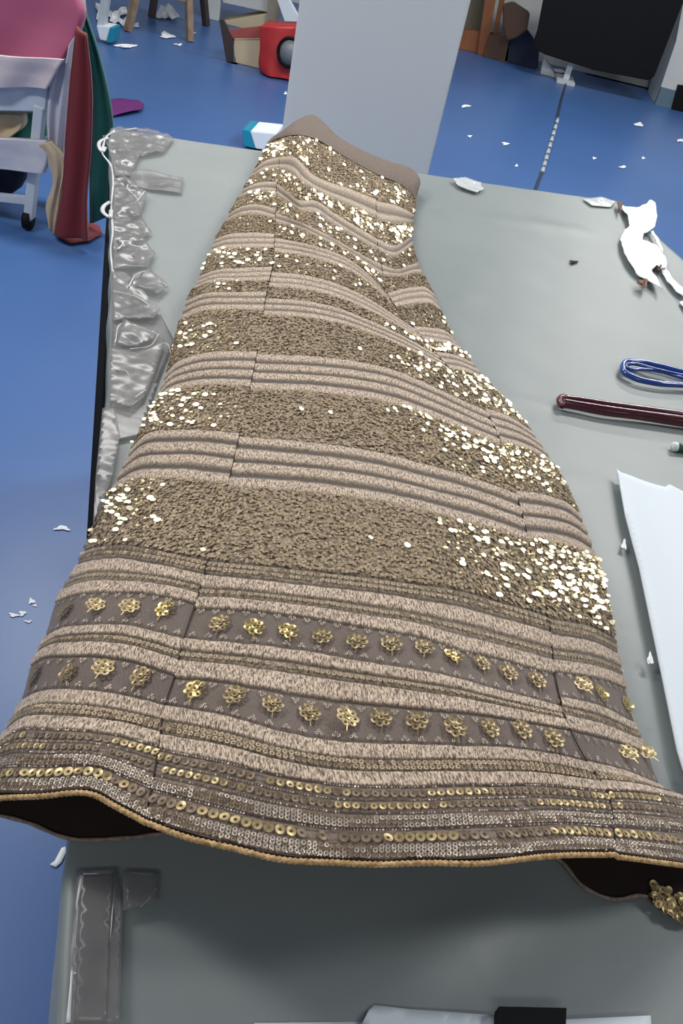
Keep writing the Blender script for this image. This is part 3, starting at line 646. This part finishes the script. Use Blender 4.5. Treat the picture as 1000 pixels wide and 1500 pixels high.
# ------------------------------------------------------------------ things lying on the table
def thing(o, label, cat, group=None): return tag(o, label, cat, group)
pr = thing(sheet('white_card', [(900, 694), (906, 699), (940, 707), (973, 715), (979, 711), (1010, 727), (1120, 770), (1150, 1300), (1012, 1190), (986, 1105), (962, 985), (932, 838), (912, 762)], TZ+.004, m_paper, cell=14, th=.0022,
                 lift=lambda x, y: .006*math.exp(-((x-float(P(902, 700)[0]))/.03)**2)), 'large sheet of white card beside the right edge of the skirt', 'card')
thing(sheet('paper_pad', [(538, 1482), (547, 1475), (600, 1481), (660, 1485), (725, 1490), (820, 1496), (950, 1490), (962, 1640), (500, 1640), (528, 1503)], TZ+.004, m_paper, cell=12, th=.003), 'white paper pad at the near edge, held by a black clip', 'paper pad')
thing(sheet('paper_sheet', [(372, 1499), (540, 1497), (560, 1640), (330, 1640)], TZ+.002, m_paper, cell=14, th=.0006), 'thin white sheet just left of the clipped paper pad', 'paper')
clip = empty('binder_clip', P(773, 1500), 'black binder clip gripping the white paper pad', 'clip')
a0, a1, a2, a3 = P(724, 1483, TZ+.008), P(822, 1485, TZ+.008), P(826, 1535, TZ+.008), P(722, 1533, TZ+.008)
vs = [tuple(v) for v in (a0, a1, a2, a3)]; vs += [(v[0], v[1], v[2]+.010) for v in vs[:2]]+[(v[0], v[1], v[2]+.002) for v in vs[2:4]]
mesh('clip_body', vs, [(0, 1, 2, 3), (4, 7, 6, 5), (0, 4, 5, 1), (1, 5, 6, 2), (2, 6, 7, 3), (3, 7, 4, 0)], m_black, clip)
for sx in (745, 800): tube('clip_handle', [P(sx-14, 1525, TZ+.011), P(sx-10, 1570, TZ+.012), P(sx+10, 1570, TZ+.012), P(sx+14, 1525, TZ+.011)], .0008, m_steel, clip, n=24, seg=6)

# torn white cloth hanging at the far right corner
scr = empty('torn_cloth_scrap', P(940, 360), 'torn white scrap with brown bits at the far right corner of the table', 'scrap')
sheet('cloth', [(906, 298), (916, 304), (930, 307), (945, 302), (951, 296), (958, 301), (961, 318), (957, 336), (950, 342), (941, 345), (940, 353), (950, 356), (958, 361), (968, 370), (975, 384), (974, 396), (966, 398), (960, 392), (953, 398), (957, 404), (962, 412), (967, 429), (955, 419), (944, 413), (930, 402), (918, 386), (910, 368), (907, 352), (912, 342), (920, 335), (918, 322), (911, 310)], TZ+.006, m_scrap, scr, amp=.005, freq=45, cell=9, th=.0012, seed=5)
sheet('cloth', [(966, 396), (974, 394), (982, 406), (994, 420), (1004, 428), (1004, 440), (990, 430), (977, 414)], TZ+.005, m_scrap, scr, amp=.003, freq=60, cell=9, th=.0012, seed=7)
sheet('cloth', [(952, 340), (956, 339), (968, 360), (971, 372), (967, 368)], TZ+.008, m_scrap, scr, amp=.002, freq=60, cell=9, th=.001, seed=8)
m_brown = mat('brown scorched bit', lin(120, 76, 34), .6, noise=(120., lin(60, 34, 16), 1.5))
for x, y, w, h, sd in ((907, 303, 7, 14, 3), (941, 417, 13, 12, 4), (966, 394, 8, 7, 6)):
    o = crumple('brown_bit', x, y, w, h, TZ+.009, m_brown, sd, .5); o.parent = scr; o.matrix_parent_inverse = Matrix.Translation(scr.location).inverted()
thing(sheet('cloth_offcut', [(994, 443), (1010, 440), (1016, 460), (1002, 456)], TZ+.003, m_scrap, amp=.002, freq=60, cell=9, th=.001, seed=9), 'tiny white offcut at the right edge under the torn scrap', 'scrap')

m_blue = mat('glossy blue plastic', lin(24, 70, 150), .18, spec=.6, coat=.5)
m_maroon = mat('glossy maroon plastic', lin(84, 22, 34), .18, spec=.6, coat=.5, noise=(40., lin(58, 14, 22), .8))
lb = empty('blue_loop', P(960, 548), 'blue glossy plastic loop lying near the right edge', 'loop')
q = lambda x, y, z=.0095: P(x, y, TZ+z)
tube('outer_strand', [q(1120, 572), q(1060, 569), q(1000, 564), (q(960, 561)), q(930, 554), q(914, 545), q(912, 537), q(918, 530), q(932, 530), q(965, 536), q(1000, 545), q(1060, 552), q(1120, 560)], .0050, m_blue, lb, n=120, seg=10)
tube('inner_strand', [q(1060, 560, .010), q(1000, 554, .010), q(975, 546, .010), q(945, 541, .010), q(921, 540, .010), q(916, 536, .010), q(926, 533, .010), q(960, 541, .012), q(1000, 550, .012), q(1060, 556, .012)], .0030, m_blue, lb, n=100, seg=10)
mb = empty('maroon_loop', P(910, 600), 'maroon glossy plastic strip doubled into a narrow loop', 'loop')
tube('upper_strand', [q(826, 583), q(850, 586), q(880, 591), q(930, 598), q(1000, 608), q(1100, 619)], [.005, .0055, .006, .007, .0078, .008], m_maroon, mb, n=90, seg=10)
tube('lower_strand', [q(824, 592), q(850, 597), q(880, 603), q(930, 609), q(1000, 619), q(1100, 632)], [.005, .0055, .006, .007, .0078, .008], m_maroon, mb, n=90, seg=10)
tube('middle_strand', [q(824, 588, .012), q(880, 597, .014), q(930, 604, .015), q(1000, 613, .016), q(1100, 625, .016)], .0045, m_maroon, mb, n=90, seg=10)
tube('loop_tip', [q(824, 595), q(820, 590), q(820, 584), q(826, 581)], .0050, mat('worn maroon tip', lin(120, 60, 66), .3, noise=(300., lin(70, 20, 30), 1.8)), mb, n=24, seg=8)
gr = empty('green_marker', P(992, 655), 'small green stick with a white end at the right edge', 'marker')
tube('barrel', [q(990, 655, .007), q(1050, 662, .007)], .0062, mat('green plastic', lin(50, 100, 62), .4), gr, n=8, seg=12)
tube('end_cap', [q(985, 654, .007), q(991, 655, .007)], .0068, m_scrap, gr, n=4, seg=12)

m_film = mat('thin clear film', lin(225, 230, 232), .12, spec=.8, alpha=.75, bump=(60, .6, .003))
thing(sheet('plastic_film', [(662, 266), (680, 262), (704, 268), (708, 278), (698, 284), (684, 280), (672, 276)], TZ+.004, m_film, amp=.004, freq=70, cell=7, th=.0005, seed=3), 'crinkled clear film at the far edge right of the pillar', 'film')
thing(sheet('plastic_film', [(852, 292), (880, 290), (902, 296), (894, 304), (866, 302)], TZ+.003, m_film, amp=.002, freq=60, cell=9, th=.0004, seed=4), 'faint clear film at the far edge beside the torn scrap', 'film')
thing(crumple('thread_scrap', 839, 385, 12, 5, TZ+.001, m_black, 2, .2, .9), 'dark tuft of thread on the bare grey cover', 'thread')
thing(crumple('paper_bit', 951, 967, 9, 16, TZ+.008, m_scrap, 6, .3), 'white paper bit on the left edge of the white card', 'paper bit')
thing(crumple('paper_bit', 913, 799, 6, 14, TZ+.004, m_scrap, 12, .2), 'white paper bit beside the upper left edge of the card', 'paper bit')
thing(sheet('paper_shred', [(73, 1267), (80, 1262), (90, 1243), (96, 1241), (97, 1249), (90, 1264), (82, 1271)], .001, m_scrap, amp=.002, freq=20, cell=30, th=.001, seed=2), 'white feather shaped shred on the floor under the left hem', 'scrap')

# ------------------------------------------------------------------ scraps on the blue floor
FS = [(90, 775, 24, 8, 'white shred on the blue floor left of the skirt middle'), (46, 881, 9, 11, 'white speck topmost of the floor specks left of the hem'), (20, 902, 14, 8, 'white speck leftmost of the floor specks left of the hem'),
      (34, 899, 13, 9, 'white speck middle of the floor specks left of the hem'), (42, 911, 10, 5, 'white speck lowest of the floor specks left of the hem'), (51, 887, 6, 5, 'tiny white speck rightmost of the floor specks left of the hem'),
      (935, 183, 13, 7, 'white scrap on the open floor right of the reflection cord'), (996, 207, 14, 5, 'white scrap on the floor at the right frame edge'), (682, 156, 14, 5, 'pale smear like scrap right of the pillar'),
      (740, 211, 12, 6, 'pale scrap on the floor between pillar and reflection cord'), (688, 200, 6, 4, 'tiny pale speck beside the pillar edge'), (912, 245, 10, 5, 'faint pale scrap right of the reflection cord near the table'), (756, 243, 5, 4, 'tiny pale speck just beyond the table edge'),
      (810, 106, 36, 7, 'white scrap under the black screen'), (244, 53, 20, 14, 'white crumpled scrap in front of the wooden stool'), (279, 50, 18, 7, 'white scrap at the foot of the stool leg'),
      (184, 69, 38, 5, 'long white strip on the floor before the crumpled pile'), (262, 66, 14, 4, 'pale strip before the stool'), (198, 38, 16, 8, 'white scrap right of the crumpled pile'),
      (418, 137, 5, 6, 'white scrap against the pillar base left side'), (942, 232, 6, 4, 'tiny pale speck on the right floor'), (870, 232, 6, 4, 'tiny pale speck near the far table edge')]
for i, (x, y, w, h, lab) in enumerate(FS):
    thing(crumple('floor_scrap', x, y, w*.85, h*.7, 0., m_scrap, 50+i, .15, .9), lab, 'scrap', 'white scraps on the floor')
for i, (x, y, w, h, lab) in enumerate([(150, 20, 26, 26, 'crumpled white plastic left in the pile by the stool'), (168, 28, 30, 20, 'crumpled white plastic in the middle of the pile by the stool'), (183, 36, 24, 14, 'crumpled white plastic right in the pile by the stool'), (245, 25, 40, 18, 'crumpled clear plastic between the stool legs'), (180, 20, 20, 14, 'small crumpled plastic behind the pile by the stool')]):
    thing(crumple('crumpled_plastic', x, y, w*.72, h*.72, 0., m_scrap if i != 3 else m_film, 90+i, .7, .9), lab, 'plastic', 'crumpled plastic by the stool')
thing(sheet('purple_cloth', [(160, 150), (180, 148), (203, 151), (211, 157), (207, 165), (185, 170), (160, 173), (140, 170), (138, 155)], .003, mat('purple cloth', lin(98, 26, 104), .85), amp=.012, freq=14, cell=40, th=.004, seed=4), 'purple cloth lying on the blue floor beside the teal fabric', 'cloth')
# dark cord with pale wraps, shaped as the stand pole's floor reflection
cb = empty('reflection_cord', P(810, 180, 0), 'thin dark cord imitating the screen pole reflection on the floor', 'cord')
tube('cord', [P(x, y, .008) for x, y in ((778, 300), (785, 275), (797, 243), (806, 212), (814, 180), (822, 145), (829, 120))], .009, mat('dark cord', lin(52, 58, 76), .5), cb, n=60, seg=6)
m_tie = mat('pale cord wrap', lin(170, 180, 190), .5)
for i in range(9):
    t = i/8; x = 794+(815-794)*t; y = 252-(252-180)*t; a_ = P(x, y, .010); b_ = P(x+1.6, y-5.5, .010); tube('cord_wrap', [a_, b_], .013, m_tie, cb, n=3, seg=8)
# ------------------------------------------------------------------ trolley with fabrics, left
ty = 3.0
m_tr = mat('white trolley paint', lin(196, 204, 214), .5)
def vtop(px, py, y0=ty): return V(px, py, y0)
tro = empty('trolley', (-1.6, ty+.2, 0), 'white steel trolley on casters loaded with folded fabrics', 'trolley')
legb = V(43, 318, ty); legt = V(59, 155, ty)
bar('leg', legb, legt, .034, .034, m_tr, tro); bar('leg', legb+[0, .26, 0], legt+[0, .26, 0], .034, .034, m_tr, tro)
bar('leg', legb+[-.95, 0, 0], legt+[-.95, 0, 0], .034, .034, m_tr, tro); bar('leg', legb+[-.95, .26, 0], legt+[-.95, .26, 0], .034, .034, m_tr, tro)
zt = V(66, 140, ty)[2]; xt = V(68, 140, ty)[0]
slab('apron', [(-120, 118), (70, 126), (66, 164), (-120, 160)], ty-.01, .03, m_tr, tro, .003)
box('top_shelf', xt-1.1, xt+.01, ty-.005, ty+.3, zt-.02, zt+.03, m_tr, tro, .004)
zl = V(45, 240, ty)[2]; box('lower_shelf', xt-1.1, xt-.02, ty-.005, ty+.28, zl-.012, zl+.012, m_tr, tro, .004)
slab('lower_rail', [(-120, 272), (40, 290), (40, 301), (-120, 283)], ty, .03, m_tr, tro, .003)
for dx, dy in ((0, 0), (0, .26), (-.95, 0), (-.95, .26)):
    c0 = V(42, 333, ty); cx, cz = c0[0]+dx, .038
    o = tube('caster', [(cx-.012, ty+dy, cz), (cx+.012, ty+dy, cz)], .036, m_black, tro, n=3, seg=18)
    bar('caster_fork', (cx, ty+dy, cz), (cx, ty+dy, legb[2]+.004), .026, .03, m_steel, o, .001)
m_pink = mat('pink fabric', lin(158, 76, 110), .85, noise=(3., lin(144, 66, 98), .7), sheen=.2)
m_cream = mat('pale pink cloth', lin(206, 194, 200), .85, bump=(14, .5, .01)); m_white = mat('white hanging cloth', lin(196, 196, 206), .85, bump=(14, .4, .01)); m_beige = mat('cream cloth', lin(196, 176, 148), .85)
m_red = mat('red fabric', lin(112, 18, 28), .8, noise=(4., lin(108, 16, 24), .7), sheen=.2); m_teal = mat('teal fabric', lin(12, 98, 88), .8, noise=(4., lin(10, 82, 76), .7), sheen=.2)
# pink pile: thick stack standing on the shelf, seen from above
def pile(name, poly_front, y0, depth, m, label, cat, nlev=10, rise=0.):
    W = [V(x, y, y0) for x, y in poly_front]; return slab(name, poly_front, y0, depth, m, None, .012)
thing(drape('pink_fabric', [(-130, -60), (-130, 20), (-130, 84)], [(96, -10), (112, 20), (106, 55), (86, 97)], 2.98, m_pink, amp=.010, folds=1.5, th=.05, dy=lambda u, v: .06*(1-v)), 'bolt of pink fabric lying on top of the trolley', 'fabric')
thing(drape('pale_pink_cloth', [(-130, 72), (-130, 100), (-130, 124)], [(92, 88), (80, 108), (68, 130)], 2.955, m_cream, amp=.012, folds=2.2, th=.012), 'pale pink cloth hanging below the pink fabric', 'fabric')
thing(drape('white_cloth', [(84, 98), (70, 130), (66, 170), (70, 216)], [(109, 52), (105, 90), (99, 150), (90, 232)], 2.99, m_white, amp=.012, folds=2., th=.008), 'white cloth hanging down the right end of the trolley', 'fabric')
thing(drape('white_shelf_cover', [(-130, 196), (-130, 225), (-130, 238)], [(66, 208), (70, 228), (64, 254)], 2.95, m_white, amp=.008, folds=1.4, th=.03), 'white cloth over the lower shelf of the trolley', 'fabric')
thing(drape('cream_cloth', [(56, 212), (76, 262), (66, 308), (70, 330)], [(72, 208), (88, 226), (86, 290), (78, 345)], 2.945, m_beige, amp=.006, folds=1.2, th=.02), 'cream cloth falling from the lower shelf beside the red fabric', 'fabric')
thing(drape('red_fabric', [(110, 40), (102, 110), (95, 190), (88, 290), (78, 345)], [(124, 52), (132, 120), (132, 210), (126, 300), (128, 352)], 2.92, m_red, amp=.009, folds=1.3, th=.02), 'dark red fabric hanging off the trolley to the floor', 'fabric')
thing(sheet('red_fabric_end', [(78, 336), (92, 328), (126, 330), (146, 334), (150, 345), (132, 357), (104, 360), (84, 352)], .002, m_red, amp=.01, freq=22, cell=30, th=.004, seed=14), 'bunched end of red fabric lying on the floor below the hanging one', 'fabric')
thing(drape('teal_fabric', [(110, 14), (122, 60), (132, 150), (130, 250), (130, 328)], [(122, 14), (144, 80), (164, 175), (166, 250), (160, 318)], 3.10, m_teal, amp=.010, folds=1.4, th=.02), 'teal green fabric hanging beside the red one', 'fabric')
thing(drape('teal_cloth_bundle', [(-30, 165), (-30, 190), (-30, 204)], [(56, 168), (56, 190), (56, 206)], 3.16, m_teal, amp=.02, folds=2., th=.1), 'teal cloth stuffed on the lower shelf behind the leg', 'fabric')
thing(drape('beige_cloth_roll', [(-60, 163), (-60, 185), (-60, 203)], [(30, 170), (32, 180), (10, 204)], 3.03, m_beige, amp=.012, folds=1.3, th=.05), 'beige cloth bundle on the lower shelf of the trolley', 'fabric')
thing(drape('navy_bundle', [(-50, 250), (-50, 270), (-50, 285)], [(18, 252), (21, 268), (14, 286)], 3.08, mat('navy cloth', lin(30, 34, 54), .9), amp=.015, folds=1.3, th=.12), 'dark navy bundle at the foot of the trolley', 'fabric')

# ------------------------------------------------------------------ far left: white stand, stool, boxes, red bag
m_cyan = mat('cyan plastic', lin(20, 140, 170), .5)
ws = empty('white_display_stand', V(152, 60, 6.0), 'white stand with a cyan foot behind the trolley fabrics', 'stand')
slab('post', [(151, -60), (168, -60), (156, 12), (152, 42), (141, 40), (146, 8)], 6.0, .06, m_steel, ws, .004, False)
slab('foot', [(141, 37), (162, 40), (158, 61), (146, 58)], 5.97, .14, m_paper, ws, .004, False)
slab('foot_cap', [(161, 40), (165, 42), (163, 63), (155, 62)], 5.96, .15, m_cyan, ws, .003, False)
slab('side_sheet', [(106, -30), (122, -30), (126, 34), (112, 12)], 6.02, .02, m_paper, ws, .002, False)
fb = empty('white_foot_board', V(376, 205, 4.6), 'low white board with a cyan end poking out behind the table', 'board')
slab('board', [(366, 192), (404, 196), (404, 222), (374, 218)], 4.55, .2, m_paper, fb, .004, False)
slab('cyan_end', [(354, 190), (366, 192), (374, 218), (357, 214)], 4.55, .2, m_cyan, fb, .003, False)
m_wood = mat('worn wood', lin(150, 130, 108), .7, noise=(20., lin(110, 92, 76), 1.)); m_dwood = mat('dark wood', lin(62, 52, 50), .7)
stl = empty('wooden_stool', (*P(240, 45, 0)[:2], 0), 'wooden stool with splayed legs standing on the floor at the back', 'stool')
feet = [P(187, 46, 0), P(278, 61, 0), P(302, 38, 0), P(222, 26, 0)]; cen = np.mean(feet, 0); ST = []
for i, f_ in enumerate(feet):
    top = cen+(f_-cen)*.55; top = np.array([top[0], top[1], .62]); ST.append(top)
    bar('leg', f_, top, .045, .045, m_wood if i < 2 else m_dwood, stl)
for i in range(4):
    a_ = feet[i]*.6+ST[i]*.4; b_ = feet[(i+1) % 4]*.6+ST[(i+1) % 4]*.4; bar('stretcher', a_, b_, .03, .03, m_wood, stl)
tube('seat', [(cen[0], cen[1], .62), (cen[0], cen[1], .66)], .27, m_wood, stl, n=3, seg=28)
m_card = mat('beige cardboard', lin(206, 190, 158), .85); m_redp = mat('red plastic', lin(176, 42, 46), .45, noise=(8., lin(176, 34, 38), .8))
bx = empty('open_carton', (*P(362, 90, 0)[:2], 0), 'beige open carton with red edging next to the red bag', 'carton')
slab('carton_body', [(339, 58), (384, 57), (384, 92), (346, 86)], 6.3, .3, m_card, bx, .004)
slab('flap', [(334, 44), (384, 38), (384, 56), (341, 56)], 6.28, .02, mat('dull red card', lin(168, 84, 76), .8), bx, .002)
slab('red_edging', [(333, 78), (339, 80), (348, 88), (342, 94), (336, 92)], 6.26, .05, m_redp, bx, .002)
slab('flap', [(321, 30), (326, 28), (342, 58), (340, 84), (334, 60)], 6.28, .03, m_dwood, bx, .002)
wc = empty('white_shelf_unit', (*P(360, 40, 0)[:2], 0), 'cream white low shelf unit at the back left of the pillar', 'shelf')
slab('side_board', [(298, -60), (330, -60), (320, 22), (312, 30), (294, 26), (296, 0)], 7.5, .04, m_wall, wc, .003)
slab('drawer_front', [(324, -60), (400, -60), (392, 18), (326, 4)], 7.5, .3, m_wall, wc, .004)
slab('lower_front', [(322, 6), (392, 20), (390, 42), (338, 42), (326, 26)], 7.45, .35, m_card, wc, .004)
slab('post', [(396, -60), (420, -60), (402, 45), (390, 42)], 7.4, .1, mat('taupe post', lin(150, 140, 122), .7), wc, .004)
slab('diagonal_brace', [(402, -10), (412, -20), (440, 30), (432, 42)], 7.3, .05, m_paper, wc, .003)
bg = empty('red_bag', (*P(405, 112, 0)[:2], 0), 'bright red bag with a round badge half hidden by the pillar', 'bag')
by = float(P(405, 113, 0)[1])
drape('bag_body', [(381, 39), (380, 70), (379, 100), (381, 106)], [(440, 42), (438, 70), (434, 100), (426, 116)], by-.02, m_redp, bg, amp=.012, folds=1.4, th=.28, dy=lambda u, v: -.05*np.sin(u*PI)*v)
c0 = V(424, 77, by-.095); th = np.linspace(0, 2*PI, 40)[:-1]
tube('badge_ring', [c0+np.array([.075*math.cos(t), 0, .085*math.sin(t)]) for t in th], .011, m_black, bg, n=50, seg=6, closed=True)
tube('badge', [c0+np.array([0, 0, 0]), c0+np.array([0, .06, 0])], .074, mat('grey badge', lin(132, 134, 138), .5), bg, n=3, seg=28)

# ------------------------------------------------------------------ far right: wooden furniture, screen, wall base, column
m_oak = mat('orange brown wood', lin(150, 92, 50), .55, noise=(6., lin(118, 68, 36), .8))
wf = empty('wooden_cabinet', (*V(710, 60, 8.9)[:2], 0), 'orange brown wooden cabinet frame against the back wall', 'cabinet')
slab('post', [(718, -60), (736, -60), (716, 66), (703, 62)], 8.75, .08, m_oak, wf, .004)
slab('post', [(742, -60), (752, -60), (728, 52), (722, 50)], 8.8, .08, m_oak, wf, .004)
slab('bottom_rail', [(672, 44), (706, 46), (703, 62), (670, 60)], 8.8, .06, m_oak, wf, .004)
slab('back_board', [(688, -60), (720, -60), (705, 46), (672, 44)], 8.9, .03, mat('dim greenish board', lin(98, 92, 74), .8), wf)
slab('low_shelf', [(716, 52), (748, 52), (748, 74), (712, 68)], 8.7, .2, mat('dark brown board', lin(88, 62, 48), .7), wf, .003)
db = thing(slab('dark_crate', [(744, 60), (770, 42), (790, 70), (790, 92), (742, 72)], 8.7, .14, mat('dark blue crate', lin(24, 32, 60), .7), None, .01), 'dark crate between the wooden cabinet and the screen', 'crate')
bc = thing(slab('brown_sack', [(736, 8), (752, 4), (776, 20), (772, 44), (756, 56), (742, 60), (736, 40)], 8.5, .12, mat('brown sack', lin(74, 56, 44), .9), None, .01), 'brown sack leaning beside the wooden cabinet', 'sack')
sc = empty('black_screen', (*V(880, 95, 8.3)[:2], 0), 'large black screen on a thin stand in front of the back wall', 'screen')
slab('panel', [(812, -90), (1040, -90), (1000, 4), (990, 30), (958, 112), (950, 118), (870, 103), (798, 80), (783, 72), (781, 62), (787, 45)], 8.3, .05, m_black, sc, .004, False)
fx = float(V(836, 92, 8.4)[0]); box('stand_foot', fx-.08, fx+.08, 8.3, 8.6, 0, .03, m_steel, sc, .004)
bar('stand_pole', (fx, 8.4, .03), (fx, 8.4, 1.2), .05, .04, m_steel, sc)
thing(slab('plastic_tray', [(796, 84), (822, 92), (822, 104), (794, 100)], 8.55, .2, m_film, None, .004), 'clear plastic tray on the floor under the screen', 'tray')
struct(slab('trim_1', [(862, 96), (970, 118), (960, 138), (860, 112)], WY-.08, .08, m_wall))
struct(slab('trim_2', [(1002, -60), (1022, -60), (1002, 30), (967, 134), (958, 130), (985, 60)], WY-.2, .12, m_steel))
struct(slab('wall_column', [(1012, -60), (1100, -60), (1100, 165), (992, 138), (968, 130), (990, 60)], WY-.7, .5, m_wall))
struct(slab('baseboard_column', [(968, 128), (994, 135), (991, 147), (964, 140)], WY-.74, .04, mat('grey skirting', lin(92, 116, 130), .6)))
struct(slab('baseboard_right', [(993, 125), (1040, 130), (1040, 160), (989, 147)], WY-.78, .04, m_black))

# ------------------------------------------------------------------ colour management
vs_ = S.view_settings; S.display_settings.display_device = 'sRGB'
vs_.view_transform = 'Standard'; vs_.look = 'None'; vs_.exposure = -.22; vs_.gamma = 1.; vs_.use_curve_mapping = False
